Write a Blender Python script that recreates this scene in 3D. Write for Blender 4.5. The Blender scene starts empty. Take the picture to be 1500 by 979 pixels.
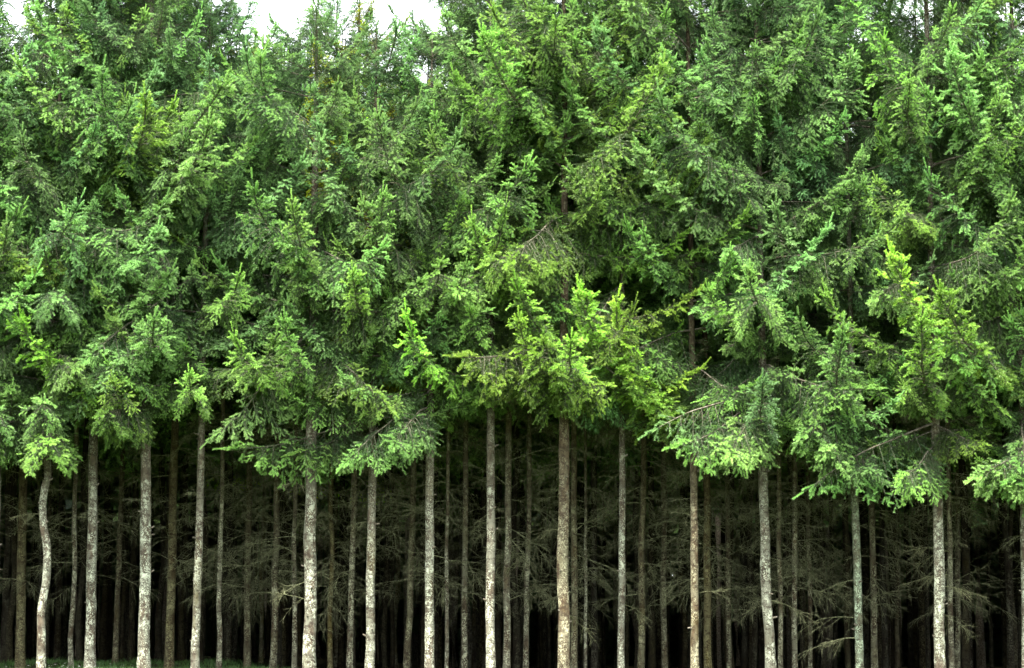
import bpy, math, random
import numpy as np
from mathutils import Vector, Matrix, Euler
R = math.radians
scene = bpy.context.scene
col = scene.collection
rng = np.random.default_rng(7)
random.seed(7)

# ------------------------------------------------------------------ camera
CAM = (0.0, 0.0, 1.6)
PITCH = R(7.4)
F = 3500.0                       # focal length in photograph pixels (1500 wide)
cam_d = bpy.data.cameras.new("camera")
cam_d.sensor_width = 36.0
cam_d.lens = 36.0 * F / 1500.0
cam_d.clip_end = 4000.0
cam_d.clip_start = 0.1
cam = bpy.data.objects.new("camera", cam_d)
cam.location = CAM
cam.rotation_euler = (R(90) + PITCH, 0, 0)
col.objects.link(cam)
scene.camera = cam

# ------------------------------------------------------------------ light
SUN_EL, SUN_AZ = R(60), R(205)     # azimuth clockwise from +Y: behind the camera, a little to the left
world = bpy.data.worlds.new("World"); scene.world = world
world.use_nodes = True
nt = world.node_tree; nt.nodes.clear()
out = nt.nodes.new('ShaderNodeOutputWorld')
bg = nt.nodes.new('ShaderNodeBackground')
sky = nt.nodes.new('ShaderNodeTexSky')
sky.sky_type = 'NISHITA'; sky.sun_disc = False
sky.sun_elevation = SUN_EL; sky.sun_rotation = SUN_AZ
sky.dust_density = 3.0; sky.air_density = 1.0
tc = nt.nodes.new('ShaderNodeTexCoord')
cn = nt.nodes.new('ShaderNodeTexNoise'); cn.inputs['Scale'].default_value = 3.5
cn.inputs['Detail'].default_value = 6.0; cn.inputs['Roughness'].default_value = 0.6
nt.links.new(tc.outputs['Generated'], cn.inputs['Vector'])
cr = nt.nodes.new('ShaderNodeMapRange')
cr.inputs['From Min'].default_value = 0.35; cr.inputs['From Max'].default_value = 0.6
cr.inputs['To Min'].default_value = 0.72; cr.inputs['To Max'].default_value = 1.0
nt.links.new(cn.outputs['Fac'], cr.inputs['Value'])
mx = nt.nodes.new('ShaderNodeMix'); mx.data_type = 'RGBA'
nt.links.new(cr.outputs['Result'], mx.inputs['Factor'])
nt.links.new(sky.outputs['Color'], mx.inputs['A'])
mx.inputs['B'].default_value = (7.2, 7.6, 7.8, 1)      # thin bright cloud
nt.links.new(mx.outputs['Result'], bg.inputs['Color'])
bg.inputs['Strength'].default_value = 0.15
nt.links.new(bg.outputs['Background'], out.inputs['Surface'])

sun_d = bpy.data.lights.new("sun", 'SUN')
sun_d.energy = 4.6; sun_d.angle = R(9); sun_d.color = (1.0, 0.96, 0.88)
sun = bpy.data.objects.new("sun", sun_d)
d = Vector((math.sin(SUN_AZ) * math.cos(SUN_EL), math.cos(SUN_AZ) * math.cos(SUN_EL), math.sin(SUN_EL)))
sun.rotation_euler = d.to_track_quat('Z', 'Y').to_euler()
sun.location = (0, -20, 40)
col.objects.link(sun)

scene.view_settings.view_transform = 'Standard'
scene.view_settings.look = 'None'
scene.view_settings.gamma = 1.0
scene.view_settings.exposure = 2.1
scene.view_settings.use_curve_mapping = False
scene.render.engine = 'CYCLES'
scene.cycles.max_bounces = 6
scene.cycles.diffuse_bounces = 3
scene.cycles.glossy_bounces = 1
scene.cycles.transmission_bounces = 3
scene.cycles.caustics_reflective = False
scene.cycles.caustics_refractive = False

# ------------------------------------------------------------------ helpers
CP, SP = math.cos(PITCH), math.sin(PITCH)
def at(px, py, Y):
    """the place at distance Y that the photograph shows at px, py"""
    a = (px - 750) / F; b = (489.5 - py) / F
    dx, dy, dz = a, CP - b * SP, SP + b * CP
    t = Y / dy
    return Vector((dx * t, Y, CAM[2] + dz * t))

def smooth(e0, e1, x):
    t = min(1, max(0, (x - e0) / (e1 - e0))); return t * t * (3 - 2 * t)

def ground_z(x, y):
    field = smooth(6, 42, y)
    left = 1 - smooth(-7.5, -1.5, x)
    base = 0.86 + 0.17 * left
    inside = smooth(46.5, 52, y) * (0.15 * left)
    bump = 0.035 * math.sin(x * 1.7 + y * .6) + 0.03 * math.sin(x * .9 - y * 1.3)
    return field * (base + inside) + bump * smooth(2, 8, abs(y) + abs(x))

def tag(o, label=None, cat=None, group=None, kind=None):
    if label: o['label'] = label
    if cat: o['category'] = cat
    if group: o['group'] = group
    if kind: o['kind'] = kind
    return o

def mesh_from(name, V, Fc, mats, midx=None, attrs=None, smooth_faces=False):
    """V (n,3), Fc list of (k, m) index arrays (tris or quads)"""
    me = bpy.data.meshes.new(name)
    V = np.asarray(V, dtype=np.float32)
    loops = np.concatenate([f.reshape(-1) for f in Fc]).astype(np.int32)
    sizes = np.concatenate([np.full(len(f), f.shape[1], dtype=np.int32) for f in Fc])
    starts = np.concatenate([[0], np.cumsum(sizes)[:-1]]).astype(np.int32)
    me.vertices.add(len(V)); me.vertices.foreach_set('co', V.reshape(-1))
    me.loops.add(len(loops)); me.loops.foreach_set('vertex_index', loops)
    me.polygons.add(len(sizes)); me.polygons.foreach_set('loop_start', starts)
    me.polygons.foreach_set('loop_total', sizes)
    for m in mats: me.materials.append(m)
    if midx is not None: me.polygons.foreach_set('material_index', np.asarray(midx, dtype=np.int32))
    if smooth_faces is not False:
        sf = np.ones(len(sizes), dtype=bool) if smooth_faces is True else np.asarray(smooth_faces, dtype=bool)
        me.polygons.foreach_set('use_smooth', sf)
    else:
        me.polygons.foreach_set('use_smooth', np.zeros(len(sizes), dtype=bool))
    for k, v in (attrs or {}).items():
        a = me.attributes.new(k, 'FLOAT', 'POINT'); a.data.foreach_set('value', np.asarray(v, dtype=np.float32))
    me.update(calc_edges=True)
    return me

def link(name, me, parent=None, loc=None, rot=None, scl=None):
    o = bpy.data.objects.new(name, me); col.objects.link(o)
    if parent: o.parent = parent
    if loc is not None: o.location = loc
    if rot is not None: o.rotation_euler = rot
    if scl is not None: o.scale = scl
    return o

# ------------------------------------------------------------------ materials
def new_mat(name):
    m = bpy.data.materials.new(name); m.use_nodes = True
    n = m.node_tree; n.nodes.clear()
    return m, n, n.nodes.new, n.links.new

def mixc(N, L, a, b, fac, mode='MIX'):
    x = N('ShaderNodeMix'); x.data_type = 'RGBA'; x.blend_type = mode
    for sock, v in (('A', a), ('B', b), ('Factor', fac)):
        if isinstance(v, (tuple, float, int)): x.inputs[sock].default_value = v
        else: L(v, x.inputs[sock])
    return x.outputs['Result']

def foliage_material():
    m, n, N, L = new_mat("spruce_needles")
    o = N('ShaderNodeOutputMaterial')
    at_ = N('ShaderNodeAttribute'); at_.attribute_name = 'young'
    rn = N('ShaderNodeAttribute'); rn.attribute_name = 'rnd'
    oi = N('ShaderNodeObjectInfo')
    old = mixc(N, L, (0.034, 0.085, 0.032, 1), (0.075, 0.120, 0.038, 1), rn.outputs['Fac'])
    young_a = mixc(N, L, (0.17, 0.45, 0.075, 1), (0.38, 0.60, 0.10, 1), rn.outputs['Fac'])
    # from bough to bough the new growth runs from blue green to yellow green; the pale blue end is partly painted sky light
    young_b = mixc(N, L, young_a, (0.32, 0.52, 0.23, 1), oi.outputs['Alpha'])
    c = mixc(N, L, old, young_b, at_.outputs['Fac'])
    hs = N('ShaderNodeHueSaturation')
    mr = N('ShaderNodeMapRange'); mr.inputs['To Min'].default_value = 0.485; mr.inputs['To Max'].default_value = 0.507
    L(oi.outputs['Random'], mr.inputs['Value']); L(mr.outputs['Result'], hs.inputs['Hue'])
    mv = N('ShaderNodeMath'); mv.operation = 'MULTIPLY'; mv.inputs[1].default_value = 7.13
    fr = N('ShaderNodeMath'); fr.operation = 'FRACT'
    L(oi.outputs['Random'], mv.inputs[0]); L(mv.outputs[0], fr.inputs[0])
    mr2 = N('ShaderNodeMapRange'); mr2.inputs['To Min'].default_value = 0.78; mr2.inputs['To Max'].default_value = 1.2
    L(fr.outputs[0], mr2.inputs['Value']); L(mr2.outputs['Result'], hs.inputs['Value'])
    L(c, hs.inputs['Color']); hs.inputs['Saturation'].default_value = 1.0
    c2 = mixc(N, L, hs.outputs['Color'], oi.outputs['Color'], 1.0, 'MULTIPLY')
    p = N('ShaderNodeBsdfPrincipled'); L(c2, p.inputs['Base Color'])
    p.inputs['Roughness'].default_value = 0.42
    p.inputs['Specular IOR Level'].default_value = 0.45
    t = N('ShaderNodeBsdfTranslucent'); L(c2, t.inputs['Color'])
    s = N('ShaderNodeMixShader'); s.inputs[0].default_value = 0.34
    L(p.outputs[0], s.inputs[1]); L(t.outputs[0], s.inputs[2]); L(s.outputs[0], o.inputs['Surface'])
    return m

def twig_material(name, a, b):
    m, n, N, L = new_mat(name)
    o = N('ShaderNodeOutputMaterial'); oi = N('ShaderNodeObjectInfo')
    g = N('ShaderNodeTexCoord')
    no = N('ShaderNodeTexNoise'); no.inputs['Scale'].default_value = 22.0; no.inputs['Detail'].default_value = 4.0
    L(g.outputs['Object'], no.inputs['Vector'])
    r = N('ShaderNodeMapRange'); r.inputs['From Min'].default_value = .38; r.inputs['From Max'].default_value = .66
    L(no.outputs['Fac'], r.inputs['Value'])
    c = mixc(N, L, a, b, r.outputs['Result'])
    p = N('ShaderNodeBsdfPrincipled'); L(c, p.inputs['Base Color']); p.inputs['Roughness'].default_value = 0.85
    p.inputs['Specular IOR Level'].default_value = 0.15
    L(p.outputs[0], o.inputs['Surface'])
    return m

def bark_material():
    """grey-brown spruce bark with pale lichen flecks; object colour rgb tints it, alpha sets how much lichen"""
    m, n, N, L = new_mat("spruce_bark")
    o = N('ShaderNodeOutputMaterial'); oi = N('ShaderNodeObjectInfo'); g = N('ShaderNodeTexCoord')
    # shift the pattern from tree to tree
    rv = N('ShaderNodeMath'); rv.operation = 'MULTIPLY'; rv.inputs[1].default_value = 60.0; L(oi.outputs['Random'], rv.inputs[0])
    va = N('ShaderNodeVectorMath'); va.operation = 'ADD'; L(g.outputs['Object'], va.inputs[0]); L(rv.outputs[0], va.inputs[1])
    def noise(scale, detail=4.0, rough=.6, zs=1.0):
        mp = N('ShaderNodeMapping'); mp.inputs['Scale'].default_value = (1, 1, zs); L(va.outputs[0], mp.inputs['Vector'])
        t = N('ShaderNodeTexNoise'); t.inputs['Scale'].default_value = scale; t.inputs['Detail'].default_value = detail
        t.inputs['Roughness'].default_value = rough; L(mp.outputs[0], t.inputs['Vector']); return t.outputs['Fac']
    def ramp(v, lo, hi, a=0.0, b=1.0):
        r = N('ShaderNodeMapRange'); r.interpolation_type = 'SMOOTHSTEP'
        r.inputs['From Min'].default_value = lo; r.inputs['From Max'].default_value = hi
        r.inputs['To Min'].default_value = a; r.inputs['To Max'].default_value = b; L(v, r.inputs['Value']); return r.outputs['Result']
    def math_(op, a, b):
        x = N('ShaderNodeMath'); x.operation = op
        for i, v in enumerate((a, b)):
            if isinstance(v, float): x.inputs[i].default_value = v
            else: L(v, x.inputs[i])
        return x.outputs[0]
    base = mixc(N, L, (0.042, 0.032, 0.023, 1), (0.125, 0.102, 0.074, 1), ramp(noise(14, 6, .7, .55), .36, .66))
    # reddish younger bark further up, greyer bark below
    sep = N('ShaderNodeSeparateXYZ'); L(g.outputs['Object'], sep.inputs[0])
    hn = math_('ADD', sep.outputs['Z'], math_('MULTIPLY', noise(1.3, 3), 2.4))
    up = ramp(hn, 3.3, 5.6)
    grey = mixc(N, L, base, (0.165, 0.168, 0.132, 1), math_('MULTIPLY', ramp(noise(5, 5, .65, .4), .38, .6), math_('SUBTRACT', 1.0, math_('MULTIPLY', up, 0.75))))
    # moss and algae, on the oldest trees
    moss = mixc(N, L, grey, (0.11, 0.095, 0.022, 1), math_('MULTIPLY', ramp(noise(3.2, 5, .6, .4), .5, .66), math_('SUBTRACT', 1.0, oi.outputs['Alpha'])))
    # lichen flecks of two sizes
    l1 = ramp(noise(44, 3, .55, .8), .56, .60)
    l2 = math_('MAXIMUM', ramp(noise(20, 5, .7, .8), .56, .61), ramp(noise(9, 6, .75, .7), .55, .59))
    zone = ramp(noise(3.0, 4, .6, .8), .38, .54)
    low = ramp(hn, 5.8, 2.4, .35, 1.0)
    lf = math_('MULTIPLY', math_('MULTIPLY', math_('MAXIMUM', l1, l2), math_('MULTIPLY', zone, low)), oi.outputs['Alpha'])
    lcol = mixc(N, L, (0.44, 0.50, 0.36, 1), (0.60, 0.62, 0.52, 1), noise(40, 2))
    c = mixc(N, L, moss, lcol, math_('MINIMUM', math_('MULTIPLY', lf, 1.15), 0.9))
    # dark rings where whorls of branches once stood
    dk = ramp(noise(8, 5, .72, 1.8), .53, .58)
    c = mixc(N, L, c, (0.045, 0.034, 0.026, 1), math_('MULTIPLY', dk, 0.75))
    c = mixc(N, L, c, oi.outputs['Color'], 1.0, 'MULTIPLY')
    p = N('ShaderNodeBsdfPrincipled'); L(c, p.inputs['Base Color']); p.inputs['Roughness'].default_value = 0.9
    p.inputs['Specular IOR Level'].default_value = 0.1
    b = N('ShaderNodeBump'); b.inputs['Strength'].default_value = 0.8; b.inputs['Distance'].default_value = 0.012
    L(math_('ADD', noise(26, 5, .7, .5), math_('MULTIPLY', lf, .5)), b.inputs['Height']); L(b.outputs[0], p.inputs['Normal'])
    L(p.outputs[0], o.inputs['Surface'])
    return m

def ground_material(name, a, b, c_, s1=0.8, s2=14.0):
    m, n, N, L = new_mat(name)
    o = N('ShaderNodeOutputMaterial'); g = N('ShaderNodeTexCoord')
    def noise(s, det):
        t = N('ShaderNodeTexNoise'); t.inputs['Scale'].default_value = s; t.inputs['Detail'].default_value = det
        L(g.outputs['Object'], t.inputs['Vector']); return t.outputs['Fac']
    def ramp(v, lo, hi):
        r = N('ShaderNodeMapRange'); r.inputs['From Min'].default_value = lo; r.inputs['From Max'].default_value = hi; L(v, r.inputs['Value']); return r.outputs['Result']
    n2 = noise(s2, 8)
    c = mixc(N, L, a, b, ramp(noise(s1, 6), .4, .6)); c = mixc(N, L, c, c_, ramp(n2, .45, .65))
    p = N('ShaderNodeBsdfPrincipled'); L(c, p.inputs['Base Color']); p.inputs['Roughness'].default_value = 0.95
    p.inputs['Specular IOR Level'].default_value = 0.1
    bu = N('ShaderNodeBump'); bu.inputs['Distance'].default_value = 0.04; L(n2, bu.inputs['Height']); L(bu.outputs[0], p.inputs['Normal'])
    L(p.outputs[0], o.inputs['Surface'])
    return m

def plain_leaf(name, a, b):
    m, n, N, L = new_mat(name)
    o = N('ShaderNodeOutputMaterial'); rn = N('ShaderNodeAttribute'); rn.attribute_name = 'rnd'
    c = mixc(N, L, a, b, rn.outputs['Fac'])
    p = N('ShaderNodeBsdfPrincipled'); L(c, p.inputs['Base Color']); p.inputs['Roughness'].default_value = 0.5
    t = N('ShaderNodeBsdfTranslucent'); L(c, t.inputs['Color'])
    s = N('ShaderNodeMixShader'); s.inputs[0].default_value = 0.35
    L(p.outputs[0], s.inputs[1]); L(t.outputs[0], s.inputs[2]); L(s.outputs[0], o.inputs['Surface'])
    return m

M_NEEDLE = foliage_material()
M_TWIG = twig_material("twig_bark", (0.075, 0.06, 0.042, 1), (0.20, 0.18, 0.14, 1))
M_DEAD = twig_material("dead_twig", (0.052, 0.052, 0.024, 1), (0.26, 0.27, 0.15, 1))
M_BARK = bark_material()
M_FLOOR = ground_material("needle_litter", (0.030, 0.022, 0.013, 1), (0.048, 0.036, 0.02, 1), (0.02, 0.03, 0.010, 1))
M_MEADOW = ground_material("meadow_turf", (0.04, 0.075, 0.02, 1), (0.06, 0.095, 0.028, 1), (0.05, 0.05, 0.02, 1))
M_GRASS = plain_leaf("grass_blades", (0.035, 0.10, 0.02, 1), (0.09, 0.17, 0.035, 1))
M_PETAL = plain_leaf("petals", (0.75, 0.76, 0.72, 1), (0.8, 0.8, 0.8, 1))

# ------------------------------------------------------------------ ground
def grid_mesh(name, xs, ys, mat, zoff=0.0):
    X, Y = np.meshgrid(xs, ys)
    Z = np.array([[ground_z(x, y) + zoff for x in xs] for y in ys])
    V = np.stack([X, Y, Z], -1).reshape(-1, 3)
    nx, ny = len(xs), len(ys)
    i = np.arange(ny - 1)[:, None] * nx + np.arange(nx - 1)[None, :]
    Q = np.stack([i, i + 1, i + 1 + nx, i + nx], -1).reshape(-1, 4)
    return mesh_from(name, V, [Q], [mat], smooth_faces=True)
xs = np.concatenate([[-1500, -600, -200, -90, -50], np.arange(-32, 32.1, 0.8), [50, 90, 200, 600, 1500]])
ys = np.concatenate([[-1500, -500, -120, -40], np.arange(-10, 116, 1.0), [140, 200, 400, 1000, 1500]])
tag(link('meadow', grid_mesh('meadow', xs, ys, M_MEADOW)), kind='structure',
    label='grassy ground in front of and under the spruce stand')
fx = np.arange(-34, 34.1, 0.6); fy = np.arange(45.6, 112, 0.6)
tag(link('forest_floor', grid_mesh('forest_floor', fx, fy, M_FLOOR, 0.012)), kind='structure',
    label='dark needle-covered floor inside the spruce stand')

# ------------------------------------------------------------------ shoots, boughs, dead branches
UP = np.array([0, 0, 1.0])
def nrm(v): return v / (np.linalg.norm(v, axis=-1, keepdims=True) + 1e-9)

class Buf:
    def __init__(s): s.V = []; s.T = []; s.Y = []; s.Rn = []; s.mi = []; s.sm = []; s.n = 0
    def tris(s, V, T, y, r, mat, smooth_=False):
        s.V.append(V); s.T.append(T + s.n); s.Y.append(y); s.Rn.append(r)
        s.mi.append(np.full(len(T), mat)); s.sm.append(np.full(len(T), smooth_)); s.n += len(V)
    def mesh(s, name, mats):
        return mesh_from(name, np.concatenate(s.V), [np.concatenate(s.T)], mats, np.concatenate(s.mi),
                         {'young': np.concatenate(s.Y), 'rnd': np.concatenate(s.Rn)}, np.concatenate(s.sm))

def tube(buf, P, r, mat, sides=3):
    P = np.asarray(P); n = len(P)
    T = nrm(np.gradient(P, axis=0))
    a = np.cross(T, UP); bad = np.linalg.norm(a, axis=1) < 1e-3; a[bad] = [1, 0, 0]; a = nrm(a); b = np.cross(T, a)
    ang = np.arange(sides) * 2 * math.pi / sides
    r = np.asarray(r)[:, None, None]
    ring = P[:, None, :] + r * (a[:, None, :] * np.cos(ang)[None, :, None] + b[:, None, :] * np.sin(ang)[None, :, None])
    V = ring.reshape(-1, 3)
    i = np.arange(n - 1)[:, None] * sides + np.arange(sides)[None, :]
    j = np.arange(n - 1)[:, None] * sides + (np.arange(sides)[None, :] + 1) % sides
    T1 = np.stack([i, j, j + sides], -1).reshape(-1, 3); T2 = np.stack([i, j + sides, i + sides], -1).reshape(-1, 3)
    z = np.zeros(len(V))
    buf.tris(V, np.concatenate([T1, T2]), z, z + .5, mat, True)

def needles(buf, P, D, young, g, nlen=.022, nwid=.0065, jit=.45):
    """one narrow triangle per needle at points P along twig directions D"""
    n = len(P)
    if n == 0: return
    q = nrm(g.normal(size=(n, 3)))
    rad = nrm(q - D * (q * D).sum(1, keepdims=True))
    dirn = nrm(D * (0.55 + .35 * g.random((n, 1))) + rad * (0.75 + .2 * g.random((n, 1))) + UP * .10)
    ln = nlen * (0.75 + .5 * g.random((n, 1))) * (1 + .05 * young[:, None])
    side = nrm(np.cross(dirn, nrm(g.normal(size=(n, 3)))))
    w = nwid * (0.8 + .4 * g.random((n, 1))) * (1 + .2 * young[:, None])
    V = np.empty((n, 3, 3))
    V[:, 0] = P - side * w * .5; V[:, 1] = P + side * w * .5; V[:, 2] = P + dirn * ln
    r = np.repeat(np.clip(g.normal(.5, .22, n), 0, 1), 3)
    buf.tris(V.reshape(-1, 3), np.arange(n * 3).reshape(-1, 3), np.repeat(young, 3), r, 0)

def curve(p0, d0, L, droop, n, g, wob=.06, lift=0.0):
    """polyline from p0 in direction d0, bending down by droop (and up at its end by lift)"""
    P = [np.array(p0, float)]; d = np.array(d0, float); st = L / n
    for k in range(n):
        t = (k + 1) / n
        d = d + UP * (-droop * st * (1 - .2 * t)) + UP * lift * st * t * t * 3 + g.normal(size=3) * wob * .5
        d = d / np.linalg.norm(d)
        P.append(P[-1] + d * st)
    return np.array(P)

def sample(P, s):
    k = s * (len(P) - 1); i = np.minimum(k.astype(int), len(P) - 2); f = (k - i)[:, None]
    return P[i] * (1 - f) + P[i + 1] * f, nrm(P[i + 1] - P[i])

def make_bough(name, seed, L=2.2, kind='arch', dens=1.0, nn=330, nlen=.0215, nwid=.0058, fine=True):
    g = np.random.default_rng(seed); b = Buf()
    if kind == 'arch':   d0, droop, lift = (1, 0, .04), .17, .50
    elif kind == 'hang': d0, droop, lift = (1, 0, -.02), .36, .20
    elif kind == 'ridge': d0, droop, lift = (1, 0, .10), .10, .42
    elif kind == 'bare': d0, droop, lift = (1, 0, .10), .30, .05
    else:                d0, droop, lift = (1, 0, .18), .02, .55
    A = curve((0, 0, 0), nrm(np.array(d0) + g.normal(size=3) * .05), L, droop, 14, g, .09, lift)
    tube(b, A, np.linspace(.019, .003, len(A)) * (L / 2.2) ** .5, 1, 4)
    Ps, Ds, Ys = [], [], []
    def shoot(P, ymul=1.0, tiplen=.085, dn=1.0):
        seg = np.linalg.norm(np.diff(P, axis=0), axis=1).sum()
        n = max(4, int(seg * nn * dn)); s = g.random(n)
        p, dd = sample(P, s)
        fromtip = (1 - s) * seg
        y = np.clip((tiplen - fromtip) / .02, 0, 1) * ymul
        Ps.append(p); Ds.append(dd); Ys.append(y)
        # the fresh end of each shoot is thicker
        m = max(3, int(min(tiplen, seg) * nn * 1.5 * dn)); s2 = 1 - g.random(m) * min(1, tiplen / seg)
        p, dd = sample(P, s2); Ps.append(p); Ds.append(dd); Ys.append(np.full(m, ymul))
    vigor_b = g.uniform(.8, 1.0)
    for k in range(1 if kind == 'bare' else 5): shoot(A[2:], .25, .1, 1.0)
    s0 = .10 if kind != 'bare' else .12
    n1 = int(L * (1 - s0) / .046 * dens)
    for i in range(n1):
        s = s0 + (1 - s0) * (i + g.random()) / n1
        p, T = sample(A, np.array([s])); p = p[0]; T = T[0]
        sgn = 1 if i % 2 else -1
        side = nrm(np.cross(UP, T)) * sgn
        env = (0.10 + .42 * L * (1 - s) ** .85 * min(1, s / .25 + .25) * 1.22) * (0.65 + .5 * g.random())
        env = min(env, .8)
        if kind == 'ridge': env = (.12 + .40 * (1 - s) ** .6) * g.uniform(.7, 1.25)
        fw = .75 + .5 * s
        elev = g.normal(.08, .22)
        up_side = g.random() < (.14 + (.3 if s > .75 else 0))
        dr = {'ridge': 5.5, 'arch': 4.2, 'hang': 4.2, 'bare': 4.6, 'short': 1.9}[kind] * (1.25 - .8 * s)
        if s > .84 and kind != 'bare': dr *= .4
        if kind == 'ridge' and g.random() < .45: env *= .6; elev += .35
        d = nrm(T * fw + side * 1.0 + UP * elev)
        if kind == 'bare' or (kind == 'hang' and g.random() < .5):
            d = nrm(T * .35 + side * .5 - UP * (.7 + .3 * g.random())); dr = .6
        if up_side: d = nrm(T * 1.0 + side * .5 + UP * .55); env *= .55
        nseg = 6
        B = curve(p, d, env, dr, nseg, g, .10)
        if fine: tube(b, B, np.linspace(.0045, .0016, len(B)), 1, 3)
        yb = vigor_b * np.clip(.12 + 1.35 * s + g.normal(0, .12), 0.08, 1)
        shoot(B, yb, .09 + .04 * g.random(), .8 if not fine else 1.0)
        n2 = int(env * .92 / .039 * dens)
        for j in range(n2):
            t = .12 + .83 * (j + g.random()) / max(1, n2)
            q, TT = sample(B, np.array([t])); q = q[0]; TT = TT[0]
            sg = 1 if j % 2 else -1
            sd = nrm(np.cross(UP, TT) + 1e-4) * sg
            l2 = (.05 + .28 * env * (1 - t) ** .6) * (0.6 + .8 * g.random())
            e = nrm(TT * .9 + sd * .8 + UP * g.normal(-.05, .5))
            C = curve(q, e, l2, 1.8 * (1.1 - .7 * s), 3, g, .08)
            # inner, shaded twigs carry little new growth, which also paints shadow into the boughs
            yy = yb * (1.0 if t > .45 else .55 if g.random() < .5 else .15)
            shoot(C, yy, .06 + .03 * g.random())
    # leading shoots at the tip, curved up
    for k in range(6 if kind != 'bare' else 3):
        p, T = sample(A, np.array([.93 + .07 * g.random()])); side = nrm(np.cross(UP, T[0])) * (1 if k % 2 else -1)
        e = nrm(T[0] + side * (.5 if k else 0) + UP * .12)
        C = curve(p[0], e, .30 if k == 0 else .16, -2.2 if kind in ('arch', 'short', 'ridge') else .8, 4, g, .05)
        shoot(C, 1.0, .16, 1.2)
    P = np.concatenate(Ps); D = np.concatenate(Ds); Y = np.concatenate(Ys)
    needles(b, P, D, Y, g, nlen, nwid)
    me = b.mesh(name, [M_NEEDLE, M_TWIG])
    me['span'] = float(A[-1][0]); me['rise'] = float(A[-1][2])
    return me

def make_dead(name, seed, L=1.4, dens=1.0, lv3=True):
    g = np.random.default_rng(seed); b = Buf()
    A = curve((0, 0, 0), nrm(np.array([1, 0, .22]) + g.normal(size=3) * .08), L, .38, 9, g, .16)
    tube(b, A, np.linspace(.011, .0025, len(A)), 0, 3)
    n1 = int(11 * dens * L)
    for i in range(n1):
        s = .12 + .86 * g.random(); p, T = sample(A, np.array([s])); side = nrm(np.cross(UP, T[0])) * (1 if i % 2 else -1)
        l1 = (.15 + .55 * (1 - s)) * g.uniform(.5, 1.3)
        B = curve(p[0], nrm(T[0] + side * g.uniform(.5, 1.1) + UP * g.normal(0, .3)), l1, .9, 5, g, .22)
        tube(b, B, np.linspace(.0046, .0016, len(B)), 0, 3)
        for j in range(int(l1 * 13 * dens)):
            t = .1 + .88 * g.random(); q, TT = sample(B, np.array([t]))
            l2 = g.uniform(.07, .26)
            e = nrm(TT[0] * .9 + nrm(g.normal(size=3)) * .7 - UP * .1)
            C = curve(q[0], e, l2, 1.6, 3, g, .25)
            tube(b, C, np.linspace(.0028, .0012, len(C)), 0, 3)
    me = b.mesh(name, [M_DEAD]); return me

HI = {'arch': [make_bough('bough', 100 + i, 2.2, 'arch') for i in range(5)],
      'hang': [make_bough('bough', 200 + i, 2.1, 'hang') for i in range(4)],
      'short': [make_bough('bough', 300 + i, 1.35, 'short', 1.1) for i in range(5)],
      'ridge': [make_bough('bough', 900 + i, 2.2, 'ridge', 1.35) for i in range(4)],
      'bare': [make_bough('bough', 400 + i, 2.0, 'bare', .7) for i in range(2)]}
DEAD = [make_dead('dead_branch', 500 + i, L) for i, L in enumerate((1.5, 1.3, 1.1, 1.6, .9))]

# joined crowns for the trees further in
def raw(me):
    n = len(me.vertices); V = np.empty(n * 3, np.float32); me.vertices.foreach_get('co', V)
    k = len(me.loops); T = np.empty(k, np.int32); me.loops.foreach_get('vertex_index', T)
    mi = np.empty(len(me.polygons), np.int32); me.polygons.foreach_get('material_index', mi)
    Y = np.empty(n, np.float32); me.attributes['young'].data.foreach_get('value', Y)
    Rn = np.empty(n, np.float32); me.attributes['rnd'].data.foreach_get('value', Rn)
    return V.reshape(-1, 3), T.reshape(-1, 3), mi, Y, Rn
LOW = [raw(make_bough('low_bough', 600 + i, 1.5, k, .62, 85, .040, .0145, False)) for i, k in enumerate(('arch', 'hang', 'short', 'arch'))]
def xf(V, rot, s, loc):
    Mx = np.array(Euler(rot).to_matrix()); return (V * s) @ Mx.T + np.array(loc)
def make_crown(name, seed, H=9.5, n=62):
    """a crown from z = 0 up to H"""
    g = np.random.default_rng(seed); b = Buf()
    for i in range(n):
        t = (i + g.random()) / n
        V, T, mi, Y, Rn = LOW[g.integers(len(LOW))]
        s = (1.0 * (1 - t) ** .55 + .16) * g.uniform(.8, 1.15)
        rot = (g.normal(0, .15), -R(-8 + 38 * t + g.normal(0, 8)), i * 2.4 + g.normal(0, .4))
        b.V.append(xf(V, rot, s, (0, 0, t * (H - .3)))); b.T.append(T + b.n); b.n += len(V)
        b.Y.append(Y); b.Rn.append(Rn); b.mi.append(mi); b.sm.append(np.zeros(len(T), bool))
    return b.mesh(name, [M_NEEDLE, M_TWIG])
CROWN = [make_crown('crown', 700 + i) for i in range(3)]
DEADRAW = [raw(make_dead('dead_low', 560 + i, 1.25, .55)) for i in range(3)]
def make_brush(name, seed, n=9, z0=0.0, z1=3.4):
    g = np.random.default_rng(seed); b = Buf()
    for i in range(n):
        V, T, mi, Y, Rn = DEADRAW[g.integers(3)]
        z = z0 + (z1 - z0) * (i + g.random()) / n
        b.V.append(xf(V, (g.normal(0, .3), g.normal(.05, .25), g.random() * 6.28), g.uniform(.7, 1.15), (0, 0, z)))
        b.T.append(T + b.n); b.n += len(V); b.Y.append(Y); b.Rn.append(Rn); b.mi.append(mi); b.sm.append(np.ones(len(T), bool))
    return b.mesh(name, [M_DEAD])
BRUSH = [make_brush('dead_twigs', 800 + i) for i in range(3)]

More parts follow.
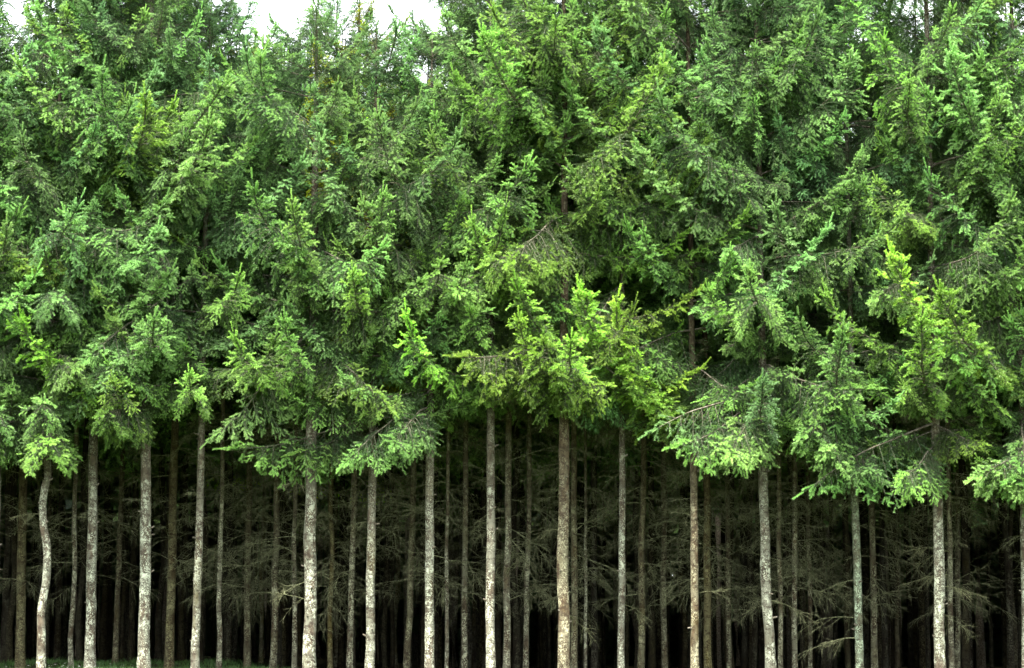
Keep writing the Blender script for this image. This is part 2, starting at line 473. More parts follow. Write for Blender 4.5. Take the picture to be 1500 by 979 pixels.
# ------------------------------------------------------------------ trunks
def trunk_mesh(path, radii, g, sides=14, rings=None, knots=True):
    """path: function z->(x,y) offsets; radii: function z->r; z from -.25 to H"""
    H = path['H']; n = rings or int(H / .13)
    z = np.linspace(-.3, H, n)
    cx = np.interp(z, path['z'], path['x']); cy = np.interp(z, path['z'], path['y'])
    # gentle kinks at the whorls, tiny swellings under them
    zz = z + g.uniform(0, .5)
    r = np.interp(z, radii[0], radii[1])
    if knots:
        kz = np.cumsum(g.uniform(.32, .62, 60)) - .2
        for k in kz:
            if k > H: break
            amp = g.uniform(.01, .09) * (1 if k < 6 else .5)
            r = r * (1 + amp * np.exp(-((z - k) / .05) ** 2))
            cx = cx + g.normal(0, .003) * (z > k); cy = cy + g.normal(0, .003) * (z > k)
    r = r * (1 + .05 * np.sin(zz * 3.1) * .5)
    r = r * (1 + .55 * np.exp(-np.maximum(z + .1, 0) / .16) * (z < .9))
    ang = np.arange(sides) * 2 * math.pi / sides
    lump = 1 + .028 * g.normal(size=(n, sides)) + .03 * np.sin(ang * 3 + g.random() * 6)[None, :]
    V = np.stack([cx[:, None] + np.cos(ang) * r[:, None] * lump, cy[:, None] + np.sin(ang) * r[:, None] * lump,
                  np.repeat(z[:, None], sides, 1)], -1).reshape(-1, 3)
    i = np.arange(n - 1)[:, None] * sides + np.arange(sides)[None, :]
    j = np.arange(n - 1)[:, None] * sides + (np.arange(sides)[None, :] + 1) % sides
    Q = np.stack([i, j, j + sides, i + sides], -1).reshape(-1, 4)
    return mesh_from('trunk', V, [Q], [M_BARK], smooth_faces=True)

def build_tree(name, base, H, path_pts, r0, g, label, group, tint, lichen, sides=14, rings=None, share=None):
    root = bpy.data.objects.new(name, None); col.objects.link(root); root.location = base
    root.empty_display_size = .3
    tag(root, label, 'tree', group)
    if share is None:
        z = np.array([p[2] for p in path_pts]); x = np.array([p[0] for p in path_pts]); y = np.array([p[1] for p in path_pts])
        path = {'H': H, 'z': z, 'x': x, 'y': y}
        radii = (np.array([0, 5, 9, H]), np.array([r0 * 1.05, r0 * .86, r0 * .6, .012]))
        me = trunk_mesh(path, radii, g, sides, rings)
        root['_p'] = 1; del root['_p']
    else:
        path = share[1]; me = share[0]
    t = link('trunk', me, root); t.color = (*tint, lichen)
    return root, path

def axis_at(path, z):
    return Vector((float(np.interp(z, path['z'], path['x'])), float(np.interp(z, path['z'], path['y'])), z))

def add_bough(root, path, z, az, pitch, me, s, tone, blue, roll=0.0, name='bough'):
    o = link(name, me, root, axis_at(path, z), (roll, -pitch, az), (s[0], s[1], s[2]))
    o.color = (*tone, blue)
    return o

def tone_for(g, yel=0.5, val=1.0):
    """new growth runs from cool to warm green, the pale cool end partly painted sky light; returns an rgb multiplier and the blue share"""
    v = val * g.uniform(.85, 1.15)
    return (v * (.88 + .26 * yel), v, v * (1.15 - .35 * yel)), float(np.clip(.8 - yel + g.normal(0, .10), 0, 1))

def crown_of_boughs(root, path, zb, H, g, yel, dens=1.0, reach=1.0, low_dens=1.0):
    """living crown of single boughs; long on the open side (towards -Y), short where neighbours crowd"""
    z = zb; k = 0
    while z < H - .25:
        t = (z - zb) / max(1, H - zb)
        nb = 5 if t < .8 else 4
        a0 = g.random() * 6.28
        for q in range(nb):
            if g.random() > dens * (low_dens if z < zb + 2.6 else 1): continue
            az = a0 + q * 6.283 / nb + g.normal(0, .25)
            main = q < 2 and t < .85
            if main: az = -math.pi / 2 + (1 if q else -1) * g.uniform(.45, 1.3)
            f = -math.sin(az)                        # 1 towards the meadow, -1 into the stand
            if f < -.35 and g.random() < .45: continue
            ext = (1.45 + .55 * f) if f > 0 else (1.45 + .45 * f)
            ext *= reach * ((1 - t) ** .5 * .95 + .13) * g.choice([.72, .95, 1.15, 1.38]) * g.uniform(.92, 1.08) * (.85 if t < .2 else 1)
            if t < .06: ext *= .9
            if (t > .78 or ext < .95) and not (main and t < .8):
                me = HI['short'][g.integers(5)]; s = ext / 1.2
            elif t < .28 and g.random() < .6:
                me = HI['hang'][g.integers(4)]; s = ext / 1.9
            else:
                me = HI['arch'][g.integers(5)]; s = ext / 2.0
            s = min(max(s, .5), 1.4)
            pitch = R(-11 + (24 if q < 2 else 34) * t + g.normal(0, 7))
            if f < 0: pitch -= R(4)
            if main: pitch += R(g.uniform(2, 17)); ext *= 1.28; s *= 1.28
            tn, bl = tone_for(g, yel + .2 * (g.random() - .5) - .35 * t)  # upper boughs turn paler and cooler: sky light put into the colour
            if main and g.random() < .5: me = HI['ridge'][g.integers(4)]; s = ext / 2.0
            wide = g.uniform(.9, 1.2)
            add_bough(root, path, z + g.uniform(-.09, .09), az, pitch, me, (s, s * wide, s), tn, bl, g.normal(0, .12))
        z += (g.uniform(.52, .74) if z < zb + 3 else g.uniform(.42, .60)) if t < .8 else g.uniform(.28, .38)
        k += 1
    # the leader
    tn, bl = tone_for(g, yel)
    add_bough(root, path, H - .75, g.random() * 6, R(78), HI['short'][g.integers(5)], (.62, .45, .45), tn, bl)

def add_dead(root, path, zs, g, az_fn=None, smul=1.0, tint=(1, 1, 1)):
    for z in zs:
        az = az_fn(g) if az_fn else g.random() * 6.283
        s = g.uniform(.65, 1.1) * smul
        o = link('dead_branch', DEAD[g.integers(len(DEAD))], root, axis_at(path, z), (g.normal(0, .3), g.normal(0, .22), az), (s, s, s))

# ------------------------------------------------------------------ front row
def stub_mesh():
    b = Buf(); tube(b, np.array([[0, 0, 0], [.12, 0, .005], [.155, 0, .012], [.16, 0, .013]]), [.021, .012, .008, .001], 0, 6)
    return b.mesh('branch_stub', [M_TWIG])
STUB = stub_mesh()
SKY = [(-200, -450), (-40, -60), (-10, 80), (28, 80), (60, -200), (250, -450), (288, -30), (300, 0), (330, 32), (375, 5), (400, 30), (430, 34), (460, -5), (510, 20), (545, 15), (575, 92), (605, 85), (640, 8),
       (690, -120), (850, -450), (885, -60), (925, -90), (960, -500), (1150, -450), (1230, -60), (1270, -400), (1500, -500), (1700, -500)]
def skyline(px): return float(np.interp(px, [a for a, b in SKY], [b for a, b in SKY]))
# px at the bottom edge, px where the trunk enters its crown, crown-base py, depth, trunk width in px, tone (0 cool .. 1 yellow), lichen, label
FRONT = [
 (-232, -222, 640, 46.0, 19, .5, .8, None),
 (-150, -142, 650, 46.4, 18, .5, .8, None),
 (-75, -68, 640, 45.8, 18, .5, .8, None),
 (-8, -3, 655, 46.3, 14, .5, .7, 'spruce cut by the left edge of the photo, only a sliver of pale trunk showing'),
 (60, 70, 640, 45.6, 15, .45, .95, 'crooked spruce with a kinked, wavy pale trunk on the far left'),
 (132, 138, 600, 46.2, 19, .8, .9, 'spruce with a straight lichen-spotted trunk just right of the crooked one'),
 (211, 214, 615, 45.8, 21, .5, 1.0, 'stout straight spruce with heavily lichen-flecked grey trunk, left of a slender smooth one'),
 (286, 296, 575, 46.0, 15, .45, .7, 'slender spruce with smooth grey trunk leaning slightly right, left of the bumpy ringed one'),
 (453, 457, 590, 45.6, 23, .6, .85, 'stout spruce with bumpy whorl rings and a trunk reddish above and pale below'),
 (541, 545, 640, 46.1, 17, .5, .75, 'spruce with a low drooping bough hanging over its reddish upper trunk'),
 (629, 631, 590, 46.0, 17, .65, .85, 'mottled spruce with a brown, white-flecked trunk under the tall spire-shaped bough'),
 (719, 720, 580, 46.3, 17, .6, .95, 'straight spruce with evenly white-speckled trunk in the middle of the photo'),
 (826, 826, 570, 45.6, 22, .85, .8, 'thickest brown-trunked spruce right of the centre, below the bright yellow-green bough'),
 (910, 911, 590, 46.2, 13, .7, 1.0, 'slim pale spruce with a gently wavy white-flecked trunk right of the thickest brown one'),
 (1018, 1016, 620, 46.0, 15, .5, .75, 'dark brown-barked spruce with grey lichen low down, under the long bough reaching left'),
 (1129, 1119, 630, 45.6, 19, .5, .9, 'spruce whose trunk curves slightly right near the ground, pale below and reddish above'),
 (1259, 1250, 650, 46.2, 15, .4, .75, 'greenish-grey spruce trunk standing just left of the stout grey one at the right'),
 (1378, 1371, 660, 45.7, 20, .65, .8, 'stout grey spruce at the right, long bare-stemmed bough hanging across its trunk'),
 (1503, 1500, 690, 45.9, 17, .5, .8, 'spruce at the very right edge, only a thin strip of trunk in the photo'),
 (1590, 1583, 650, 46.0, 18, .5, .8, None),
 (1670, 1662, 650, 46.2, 19, .5, .8, None),
 (1752, 1742, 650, 45.8, 18, .5, .8, None)]
front = []
OFF = 'tall spruce with green boughs standing in the front row beyond the edge of the photo'
for idx, (xb, xt, ybase, Y, w, yel, lich, lab) in enumerate(FRONT):
    g = np.random.default_rng(1000 + idx)
    pb = at(xb, 979, Y); ptop = at(xt, ybase, Y)
    gx, gz = pb.x, ground_z(pb.x, Y)
    slope = (ptop.x - pb.x) / (ptop.z - pb.z)
    H = at(xt, skyline(xt), Y).z - gz + g.uniform(-.3, .4)
    H = max(H, 11.5)
    zc = ptop.z - gz
    zs = np.array([-.5, 0, .6, 1.3, 2.0, 2.7, 3.4, zc, zc + 3, H])
    xs_ = slope * np.minimum(zs, zc) + slope * .2 * np.maximum(zs - zc, 0)
    xs_ = xs_ + np.array([0, 0] + list(g.normal(0, .007, 5)) + [0, 0, 0])
    ys_ = np.array([0, 0] + list(g.normal(0, .02, 5)) + [0, .05, .1])
    pts = list(zip(xs_, ys_, zs))
    if idx == 4:      # the crooked one: its path read point by point
        rd = [(60, 979), (61, 930), (60, 900), (62, 885), (68, 850), (70, 816), (69, 795), (64, 770), (63, 740), (66, 715), (71, 697), (69, 662), (72, 640)]
        pw = [at(a, b_, Y) for a, b_ in rd]
        pts = [(0, 0, -.5)] + [(q.x - gx, 0.02 * math.sin(q.z * 3), q.z - gz) for q in pw]
        pts += [(pts[-1][0] + .1, 0, H)]
    if idx == 15:
        rd = [(1129, 979), (1127, 930), (1123, 880), (1121, 830), (1121, 780), (1118, 720), (1117, 680), (1118, 640)]
        pw = [at(a, b_, Y) for a, b_ in rd]
        pts = [(.03, 0, -.5)] + [(q.x - gx, 0, q.z - gz) for q in pw] + [(-.1, 0, H)]
    r0 = w * Y / F / 2 * .78
    tint = tuple(np.array([1.0, .97, .93]) * g.uniform(.9, 1.08))
    if idx in (12, 14): tint = (.80, .70, .58)
    if idx == 16: tint = (.88, .98, .86)
    root, path = build_tree('spruce', (gx, Y, gz), H, pts, r0, g, lab or OFF, 'spruces of the front row', tint, lich, 16)
    crown_of_boughs(root, path, zc + (1.15 if idx == 8 else .3 if idx in (9, 10, 11, 12) else .45), H, g, yel, .94, 1.0, {13: .3, 14: .35, 6: .5, 5: .55, 16: .45, 17: .6, 12: .75, 8: .75}.get(idx, .9))
    # a few dead stubs and thin branches below the crown
    add_dead(root, path, [zc * g.uniform(.5, .98) for _ in range(2)] + [zc + g.uniform(-.5, 1.6) for _ in range(6)], g, None, .5)
    for k in range(14):
        zz_ = g.uniform(.7, zc + .3); ss = g.uniform(.7, 1.5)
        st = link('branch_stub', STUB, root, axis_at(path, zz_), (g.random() * 6, -g.uniform(.1, .7), -g.uniform(-.3, 3.5)), (ss * (r0 + .03) / .16, ss, ss)); st.color = (*tint, .4)
    front.append((root, path, gx, Y, gz, H, zc, g))

# boughs that stand out in the photograph: (tree, tip px, base py, reach towards the meadow, kind, width, tone, blue, roll)
def hero(ti, tip, base_py, reach, kind, wide=1.0, yel=.6, val=1.0, roll=0.0, v=0, label=None):
    root, path, gx, Y, gz, H, zc, g = front[ti]
    if kind == 'arch': kind = 'ridge'
    z = at(750, base_py, Y).z - gz
    base = axis_at(path, z) + Vector((gx, Y, gz))
    reach += (.2 if ti in (13, 14) else .7); tp = at(tip[0], tip[1], Y - reach)
    dvec = tp - base
    me = HI[kind][v % len(HI[kind])]
    sp, ri = me['span'], me['rise']
    Lm = math.hypot(sp, ri); s = dvec.length / Lm
    az = math.atan2(dvec.y, dvec.x); el = math.asin(dvec.z / dvec.length) - math.atan2(ri, sp)
    tn, bl = tone_for(g, yel, val)
    o = add_bough(root, path, z, az, el, me, (s, s * wide, s), tn, bl, roll)
    if label: o['label'] = label
    return o
HEROES = [
 (14, (838, 432), 610, 1.6, 'arch', 1.5, .95, 1.45, 0, 0, 'bright yellow-green bough rising far to the left'),
 (14, (895, 480), 620, 1.8, 'arch', 1.3, .95, 1.35, .2, 2),
 (14, (868, 455), 625, .9, 'arch', 1.5, .95, 1.35, 0, 3),
 (14, (940, 520), 640, 1.0, 'arch', 1.4, .9, 1.3, 0, 1),
 (12, (790, 415), 520, 1.6, 'arch', 1.2, .75, 1.15, 0, 2),
 (12, (850, 500), 560, 1.9, 'arch', 1.2, .8, 1.2, 0, 1),
 (17, (1340, 470), 590, 1.9, 'arch', 1.2, .7, 1.1, 0, 0),
 (5, (200, 400), 450, 1.8, 'arch', 1.2, .5, 1.1, 0, 3),
 (6, (240, 470), 520, 1.9, 'arch', 1.2, .5, 1.1, 0, 1),
 (6, (95, 530), 620, 1.2, 'arch', 1.3, .85, 1.2, 0, 2),
 (6, (42, 470), 610, 1.5, 'arch', 1.3, .85, 1.3, 0, 1, 'bough reaching far left with a pale upturned tip'),
 (11, (572, 468), 560, 1.3, 'arch', .8, .85, 1.35, 0, 3, 'narrow bough rising like a spire'),
 (10, (497, 553), 570, 1.2, 'arch', .9, .45, 1.1, 0, 0),
 (10, (508, 680), 575, 1.2, 'hang', .8, .4, 1.1, 0, 0, 'low bough drooping in front of the neighbouring trunk'),
 (10, (560, 655), 596, 1.5, 'hang', 1.0, .4, 1.0, 0, 1),
 (8, (316, 640), 480, .5, 'hang', .42, .5, 1.1, 0, 2, 'low bough drooping to the left with bright tips'),
 (17, (1243, 712), 620, 1.2, 'bare', 1.1, .4, .95, 0, 0, 'long bough with a bare arched stem and hanging twigs'),
 (15, (948, 632), 590, 1.1, 'bare', .9, .45, 1.1, 0, 1, 'long thin bough reaching left past two trunks'),
 (15, (1000, 655), 590, 1.5, 'hang', .9, .5, 1.05, 0, 3),
 (15, (1050, 670), 600, 1.8, 'hang', 1.0, .5, 1.0, 0, 1),
 (17, (1218, 432), 540, 1.4, 'arch', .8, .75, 1.15, 0, 1),
 (18, (1297, 378), 540, 1.5, 'arch', 1.0, .85, 1.3, 0, 0, 'big bright bough slanting up to the left'),
 (18, (1380, 430), 560, 1.9, 'arch', 1.1, .85, 1.1, .2, 4),
 (16, (1118, 412), 520, 1.3, 'arch', .9, .45, 1.1, 0, 2),
 (16, (1190, 490), 600, 1.9, 'arch', 1.0, .4, 1.05, 0, 3),
 (15, (1110, 560), 620, 2.0, 'arch', 1.0, .4, 1.0, 0, 0),
 (7, (155, 468), 510, 1.2, 'arch', .9, .55, 1.1, 0, 4),
 (7, (178, 535), 560, 1.4, 'arch', .9, .5, 1.05, 0, 2),
 (7, (148, 428), 470, 1.1, 'arch', .8, .5, 1.05, 0, 1),
 (7, (270, 550), 570, 1.9, 'arch', 1.0, .55, 1.15, 0, 0),
 (8, (318, 498), 540, 1.4, 'arch', .9, .65, 1.15, 0, 3),
 (8, (425, 470), 560, 1.7, 'arch', .8, .55, 1.05, 0, 1),
 (8, (458, 300), 430, 1.6, 'arch', 1.0, .6, 1.1, 0, 2),
 (9, (555, 285), 410, 1.6, 'arch', .9, .6, 1.15, 0, 4),
 (9, (510, 400), 470, 1.7, 'arch', 1.0, .6, 1.1, 0, 0),
 (10, (690, 395), 460, 1.6, 'arch', .9, .55, 1.05, 0, 1),
 (11, (712, 308), 420, 1.8, 'arch', .7, .6, 1.1, 0, 3),
 (11, (700, 455), 520, 1.6, 'hang', .9, .7, 1.1, 0, 3),
 (14, (938, 330), 430, 1.6, 'arch', .9, .5, 1.1, 0, 2),
 (14, (1065, 370), 460, 1.6, 'arch', .8, .45, 1.1, 0, 4),
 (5, (95, 325), 400, 1.7, 'arch', .9, .4, 1.1, 0, 0),
 (5, (35, 360), 420, 1.5, 'arch', .9, .45, 1.05, 0, 3),
 (7, (375, 408), 450, 1.6, 'arch', .9, .5, 1.1, 0, 2),
 (12, (770, 470), 580, 1.7, 'arch', .9, .9, 1.35, 0, 1),
 (12, (800, 500), 600, 1.9, 'hang', 1.0, .85, 1.15, 0, 0),
 (13, (860, 540), 590, 1.8, 'hang', 1.0, .2, 1.05, 0, 2),
 (4, (45, 590), 620, 1.7, 'hang', 1.0, .45, 1.0, 0, 1),
 (3, (10, 600), 610, 1.8, 'hang', 1.0, .4, 1.0, 0, 3),
 (6, (150, 610), 600, 1.6, 'hang', 1.0, .7, 1.0, 0, 0),
 (16, (1290, 690), 640, 1.5, 'hang', 1.0, .4, .95, 0, 2),
 (18, (1480, 690), 650, 1.5, 'hang', 1.0, .4, .95, 0, 1),
 (16, (1225, 660), 620, 1.8, 'hang', 1.0, .4, 1.0, 0, 3),
 (19, (1435, 700), 640, 1.5, 'hang', 1.1, .5, 1.0, 0, 0),
 (19, (1500, 705), 650, 1.4, 'hang', 1.1, .4, 1.0, 0, 2),
 (17, (1330, 700), 655, 1.4, 'hang', .9, .4, 1.0, 0, 3),
 (16, (1180, 640), 600, 1.7, 'hang', 1.1, .4, 1.05, 0, 0),
]
for ti, side, py, sc_ in ((16, math.pi, 935, 1.0), (16, math.pi, 905, .9), (16, math.pi + .5, 850, .7), (17, .2, 900, .8), (17, 0, 860, .8), (15, 0, 880, .8),
                           (14, 0, 870, .9), (13, .2, 885, .9), (12, .3, 900, .8), (8, math.pi, 850, .9), (8, math.pi + .3, 880, .8)):
    root, path, gx, Y, gz, H, zc, g = front[ti]
    z = at(750, py, Y).z - gz
    link('dead_branch', DEAD[int(g.integers(5))], root, axis_at(path, z), (g.normal(0, .3), g.normal(.1, .1), side + g.normal(0, .2) + (.5 if side < 1 else -.5)), (sc_,) * 3)
for h in HEROES: hero(*h[:9], v=h[9], label=h[10] if len(h) > 10 else None)

# ------------------------------------------------------------------ second row, close behind
# px bottom, px top, py of crown base, depth, width px, moss 0..1, brightness (shade put into the bark tint), label
SECOND = [
 (30, 36, 640, 48.6, 17, .9, .55, 'dark mossy brown spruce trunk at far left, its foot showing in the grass'),
 (104, 112, 640, 48.8, 9, .2, .8, 'thin pale-flecked spruce trunk between the crooked one and its right neighbour'),
 (168, 182, 600, 51.0, 10, .6, .5, 'slender dim spruce trunk midway between two stout front trunks on the left'),
 (247, 257, 600, 48.8, 16, .9, .65, 'mossy ochre-stained spruce trunk behind and left of the slender smooth grey one'),
 (320, 326, 640, 48.6, 9, .2, .9, 'thin speckled spruce trunk under the bough drooping left, beside the pale brush'),
 (362, 366, 640, 50.4, 12, .6, .6, 'dim spruce trunk wrapped in tangled olive dead twigs'),
 (400, 406, 620, 49.4, 12, .4, .75, 'speckled spruce trunk rising out of the tangled olive brush'),
 (431, 433, 620, 49.0, 9, .3, .7, 'thin spruce trunk close behind the left side of the bumpy-ringed stout one'),
 (484, 488, 620, 49.2, 9, 1.0, .75, 'yellow-mossed thin spruce trunk with a forked side stem'),
 (512, 520, 640, 48.8, 11, .3, .8, 'pale-flecked spruce trunk just left of the one under the low drooping bough'),
 (595, 607, 620, 49.4, 12, .6, .7, 'slanting dim brown spruce trunk between two front trunks left of the middle'),
 (654, 656, 600, 48.4, 7, .1, 1.0, 'thinnest straight pale stem right of the mottled brown-and-white trunk'),
 (680, 684, 600, 48.8, 11, .3, .8, 'pale-flecked spruce trunk just left of the evenly speckled middle one'),
 (742, 746, 600, 48.0, 13, .2, .95, 'well-lit greenish spruce trunk just right of the evenly speckled middle one'),
 (770, 776, 600, 48.9, 10, .3, .8, 'thin grey spruce trunk left of the thickest brown one'),
 (841, 842, 600, 48.4, 12, .6, .8, 'olive spruce trunk half hidden behind the thickest brown one'),
 (857, 857, 600, 49.2, 6, .2, .9, 'very thin pole between the thickest brown trunk and the slim wavy one'),
 (938, 943, 620, 48.9, 12, .7, .7, 'dim olive spruce trunk in brush right of the slim wavy pale one'),
 (974, 970, 620, 50.2, 11, .5, .55, 'dark grey spruce trunk in brush left of the dark brown-barked one'),
 (1038, 1033, 620, 48.5, 14, 1.0, .8, 'rust and moss coloured spruce trunk beside the dark brown-barked one'),
 (1068, 1064, 620, 50.4, 9, .5, .6, 'dim thin spruce trunk left of the one bent near the ground'),
 (1143, 1140, 640, 48.6, 9, .4, .85, 'thin olive spruce trunk pressed close behind the one bent near the ground'),
 (1164, 1163, 640, 48.8, 10, .3, .85, 'grey-flecked thin spruce trunk right of the one bent near the ground'),
 (1187, 1184, 640, 50.6, 8, .4, .6, 'faint thin spruce trunk left of the greenish-grey front one'),
 (1281, 1276, 660, 49.6, 12, .5, .5, 'dark spruce trunk just behind and right of the greenish-grey front one'),
 (1394, 1389, 660, 48.2, 10, .3, .7, 'narrow speckled spruce trunk peeping out behind the stout one at the right'),
 (1402, 1401, 660, 51.0, 10, .4, .5, 'second dim pole right of the stout grey trunk at the right'),
]
for idx, (xb, xt, ybase, Y, w, moss, br, lab) in enumerate(SECOND):
    g = np.random.default_rng(3000 + idx)
    pb = at(xb, 979, Y); ptop = at(xt, ybase, Y)
    gx, gz = pb.x, ground_z(pb.x, Y)
    slope = (ptop.x - pb.x) / (ptop.z - pb.z)
    H = min(at(xt, skyline(xt) + 8, Y).z - gz + g.uniform(-.6, .6), 19.5)
    zs = np.array([-.5, 0, .6, 1.3, 2.0, 2.7, 3.4, ptop.z - gz, H])
    x_ = slope * np.minimum(zs, 5) + np.array([0, 0] + list(g.normal(0, .012, 5)) + [0, 0])
    y_ = np.array([0, 0] + list(g.normal(0, .02, 5)) + [0, 0])
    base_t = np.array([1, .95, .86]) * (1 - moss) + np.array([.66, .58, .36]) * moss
    root, path = build_tree('spruce', (gx, Y, gz), H, list(zip(x_, y_, zs)), w * Y / F / 2 * .80, g, lab, 'spruces close behind the front row',
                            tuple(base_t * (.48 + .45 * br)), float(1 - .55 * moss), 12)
    crown_of_boughs(root, path, 6.2, H, g, 2.7 if xb in (362, 402, 512, 595) else .45, .72, .85)  # very high yellow paints a backlit glow into these crowns
    nd = 34 if (330 < xb < 500 or 850 < xb < 1450) else 20
    add_dead(root, path, [g.uniform(1.55, 5.6) for _ in range(nd)], g)

# ------------------------------------------------------------------ the stand further in
g = np.random.default_rng(42)
shared = []
for k in range(6):
    H = 14.5
    zs = np.array([-.5, 0, 1, 2, 3, 4, 5.5, H])
    x_ = np.array([0, 0] + list(g.normal(0, .035, 5)) + [g.normal(0, .1)])
    y_ = np.array([0, 0] + list(g.normal(0, .03, 5)) + [0])
    path = {'H': H, 'z': zs, 'x': x_, 'y': y_}
    r0 = .05 + .007 * k
    shared.append((trunk_mesh(path, (np.array([0, 5, 9, H]), np.array([r0 * 1.05, r0 * .86, r0 * .6, .012])), g, 9, 60), path))
taken = [(f[2], f[3]) for f in front]
n_deep = 0
Y = 51.2
row = 0
while Y < 70:
    half = .2143 * Y * 1.06 + 1.3
    x = -half + (row % 2) * .6
    while x < half:
        if n_deep >= 236: break
        xx, yy = x + g.normal(0, .22), Y + g.normal(0, .3)
        gz = ground_z(xx, yy)
        H = g.uniform(14.0, 17.5)
        pxx = 750 + xx / yy * F
        ymin = skyline(pxx) + 35
        H = min(H, at(750, ymin, yy).z - gz)
        k = int(g.integers(6)); sc = H / 14.5
        moss = g.random()
        lab = 'dim spruce trunk deep in the dark stand behind the brush'
        base_t = (np.array([1, .92, .8]) * (1 - moss) + np.array([.7, .6, .36]) * moss) * g.uniform(.13, .26)  # last factor puts the shade of the inner stand into the bark tint
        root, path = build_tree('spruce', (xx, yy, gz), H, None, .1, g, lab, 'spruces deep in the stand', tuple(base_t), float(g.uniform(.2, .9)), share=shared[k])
        root.rotation_euler.z = g.random() * 6.28
        root.scale = (1, 1, sc)
        c = link('crown', CROWN[int(g.integers(3))], root, (0, 0, 4.9 / sc), (0, 0, 0), (1.1, 1.1, (H - 4.9) / 9.5 / sc))
        tn, bl = tone_for(g, .45, .9); c.color = (*tn, bl)
        if Y < 62:
            d_ = link('dead_twigs', BRUSH[int(g.integers(3))], root, (0, 0, 1.9 + g.uniform(-.2, .2)), (0, 0, 0)); d_['kind'] = 'stuff'
        n_deep += 1
        x += g.uniform(1.15, 1.55)
    Y += 1.35 if row < 5 else 1.8
    row += 1
print('deep trees', n_deep)

# yellow-green trees showing over the left half, backlight painted into their crown colour
for k, (px, py, Y, lab) in enumerate(((395, 30, 58.0, 'yellow-green tree top against the sky between two dark crowns, upper left'),
                                      (500, 40, 59.0, 'yellow-green tree top left of the largest gap of sky'),
                                      (585, 105, 60.5, 'backlit-yellow tree top just under the largest gap of sky'))):
    p = at(px, py, Y); gz = ground_z(p.x, Y); H = p.z - gz; sc = H / 14.5
    root, path = build_tree('yellow_green_tree', (p.x, Y, gz), H, None, .1, g, lab, None, (.8, .75, .6), .4, share=shared[k])
    root.scale = (1, 1, sc)
    for q, (zz, s) in enumerate(((4.9, 1.0), (7.0, .9))):
        c = link('crown', CROWN[q], root, (0, 0, zz / sc), (0, 0, q * 1.3), (1.15 * s, 1.15 * s, s * (H - zz) / 9.5 / sc))
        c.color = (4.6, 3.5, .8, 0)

# ------------------------------------------------------------------ the far mass of the wood: behind and to both sides, one object
def far_wood():
    g = np.random.default_rng(77); b = Buf()
    Vc, Tc = [], []
    crowns = []
    for k in range(2):      # very plain crowns: big leafy sprays
        n = 420
        t = g.random(n); rad = (1.5 * (1 - t) ** .7 + .12) * np.sqrt(g.random(n)) ; a = g.random(n) * 6.28
        P = np.stack([np.cos(a) * rad, np.sin(a) * rad, 4.6 + t * 9.3], -1)
        D = nrm(np.stack([np.cos(a), np.sin(a), g.normal(-.1, .35, n)], -1)); S = nrm(np.cross(D, nrm(g.normal(size=(n, 3)))))
        V = np.stack([P - S * .2 , P + S * .2, P + D * .62], 1).reshape(-1, 3)
        crowns.append(V)
    spots = []
    for Y in np.arange(71, 92, 2.1):
        half = .2143 * Y + 7
        for x in np.arange(-half, half, 1.9): spots.append((x + g.normal(0, .4), Y + g.normal(0, .4)))
    for Y in np.arange(46.5, 71, 1.9):
        half = .2143 * Y * 1.06 + 1.6 if Y > 50.5 else 13.2
        for x in np.arange(half, half + 9, 1.7):
            for sgn in (-1, 1): spots.append((sgn * x + g.normal(0, .2), Y + g.normal(0, .2)))
    ang = np.arange(5) * 2 * math.pi / 5
    for (x, y) in spots:
        gz = ground_z(x, y); r0 = g.uniform(.09, .15)
        zz = np.array([-.3, 1.5, 4, 7, 13]); P = np.stack([x + np.array([0, *g.normal(0, .05, 4)]), np.full(5, y), gz + zz], -1)
        tube(b, P, r0 * np.array([1.2, 1, .85, .65, .1]), 1, 6)
        V = crowns[g.integers(2)].copy(); th = g.random() * 6.28
        V = V @ np.array([[math.cos(th), math.sin(th), 0], [-math.sin(th), math.cos(th), 0], [0, 0, 1]])
        V[:, 2] *= g.uniform(.9, 1.02)
        V += np.array([x, y, gz]); n = len(V)
        b.tris(V, np.arange(n).reshape(-1, 3), np.repeat((g.random(n // 3) < .3) * .7, 3), np.repeat(g.random(n // 3), 3), 0)
    # young growth and brush added to block sky light under the far crowns
    n = 42000
    side = g.random(n) < .35
    Yv = np.where(side, g.uniform(52, 88, n), g.uniform(80, 92, n)); hw = .2143 * Yv * 1.06
    Xv = np.where(side, np.sign(g.normal(size=n)) * (hw + 4 + g.random(n) * 5), g.uniform(-26, 26, n))
    Zv = .8 + g.random(n) ** 1.4 * 5.7
    P = np.stack([Xv, Yv, Zv], -1); D = nrm(g.normal(size=(n, 3)) * [1, .5, .5]); S = nrm(np.cross(D, nrm(g.normal(size=(n, 3)))))
    V = np.stack([P - S * .3, P + S * .3, P + D * .7], 1).reshape(-1, 3)
    b.tris(V, np.arange(n * 3).reshape(-1, 3), np.zeros(n * 3), np.repeat(g.random(n), 3), 0)
    return b.mesh('far_wood', [M_NEEDLE, M_TWIG]), len(spots)
me, nsp = far_wood()
fw = link('far_spruce_wood', me); fw.color = (1, 1, 1, .4)
tag(fw, 'mass of spruces farther back in the dark wood', 'wood', kind='stuff')
print('far', nsp)

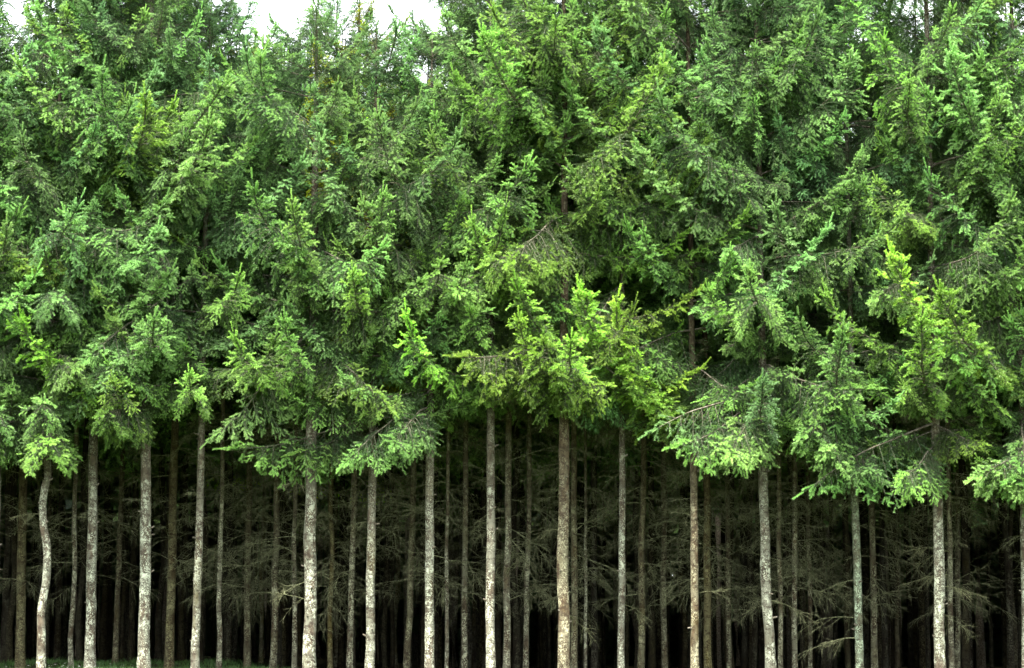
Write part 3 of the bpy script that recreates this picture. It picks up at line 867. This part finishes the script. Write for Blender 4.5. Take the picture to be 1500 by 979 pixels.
# ------------------------------------------------------------------ grass and little flowers at the edge
def grass():
    g = np.random.default_rng(5); n = 26000
    X = np.where(g.random(n) < .62, g.uniform(-12.5, -3.5, n), g.uniform(-12.5, 12.5, n)); Yy = g.uniform(41, 52.5, n)
    keep = (X < -3) | (Yy < 46.6); X, Yy = X[keep], Yy[keep]; n = len(X)
    Z = np.array([ground_z(a, b_) for a, b_ in zip(X, Yy)])
    clump = .6 + .5 * np.sin(X * 2.3 + Yy) * np.sin(Yy * 1.7 - X)
    h = g.uniform(.05, .15, n) * clump + .03; th = g.random(n) * 6.28
    lean = g.normal(0, .06, (n, 2)); w = g.uniform(.004, .009, n)
    dx, dy = np.cos(th) * w, np.sin(th) * w
    V = np.empty((n, 5, 3))
    V[:, 0] = np.stack([X - dx, Yy - dy, Z], -1); V[:, 1] = np.stack([X + dx, Yy + dy, Z], -1)
    V[:, 2] = np.stack([X - dx * .7 + lean[:, 0] * .4, Yy - dy * .7 + lean[:, 1] * .4, Z + h * .6], -1)
    V[:, 3] = np.stack([X + dx * .7 + lean[:, 0] * .4, Yy + dy * .7 + lean[:, 1] * .4, Z + h * .6], -1)
    V[:, 4] = np.stack([X + lean[:, 0], Yy + lean[:, 1], Z + h], -1)
    i = np.arange(n)[:, None] * 5
    T = np.concatenate([i + [0, 1, 3], i + [0, 3, 2], i + [2, 3, 4]])
    r = np.repeat(g.random(n), 5)
    return mesh_from('grass', V.reshape(-1, 3), [T], [M_GRASS], attrs={'rnd': r})
tag(link('grass', grass()), 'short green grass along the foot of the front trees', 'grass', kind='stuff')
def flowers():
    g = np.random.default_rng(6); n = 90; V = []; T = []
    for k in range(n):
        x, y = g.uniform(-11, -7.6), g.uniform(43.5, 47.5); z = ground_z(x, y) + g.uniform(.08, .17)
        for q in range(5):
            a = q * 1.2566; b_ = a + .7; r = .014; i = len(V)
            V += [(x, y, z), (x + r * math.cos(a), y + r * math.sin(a), z + .004), (x + r * math.cos(b_), y + r * math.sin(b_), z + .004)]; T.append((i, i + 1, i + 2))
    V = np.array(V); return mesh_from('flowers', V, [np.array(T)], [M_PETAL], attrs={'rnd': np.zeros(len(V))})
tag(link('wildflowers', flowers()), 'scattered tiny white flowers in the grass at the left', 'flowers', kind='stuff')
tot = sum(len(m.polygons) for m in bpy.data.meshes); print('unique polys', tot)
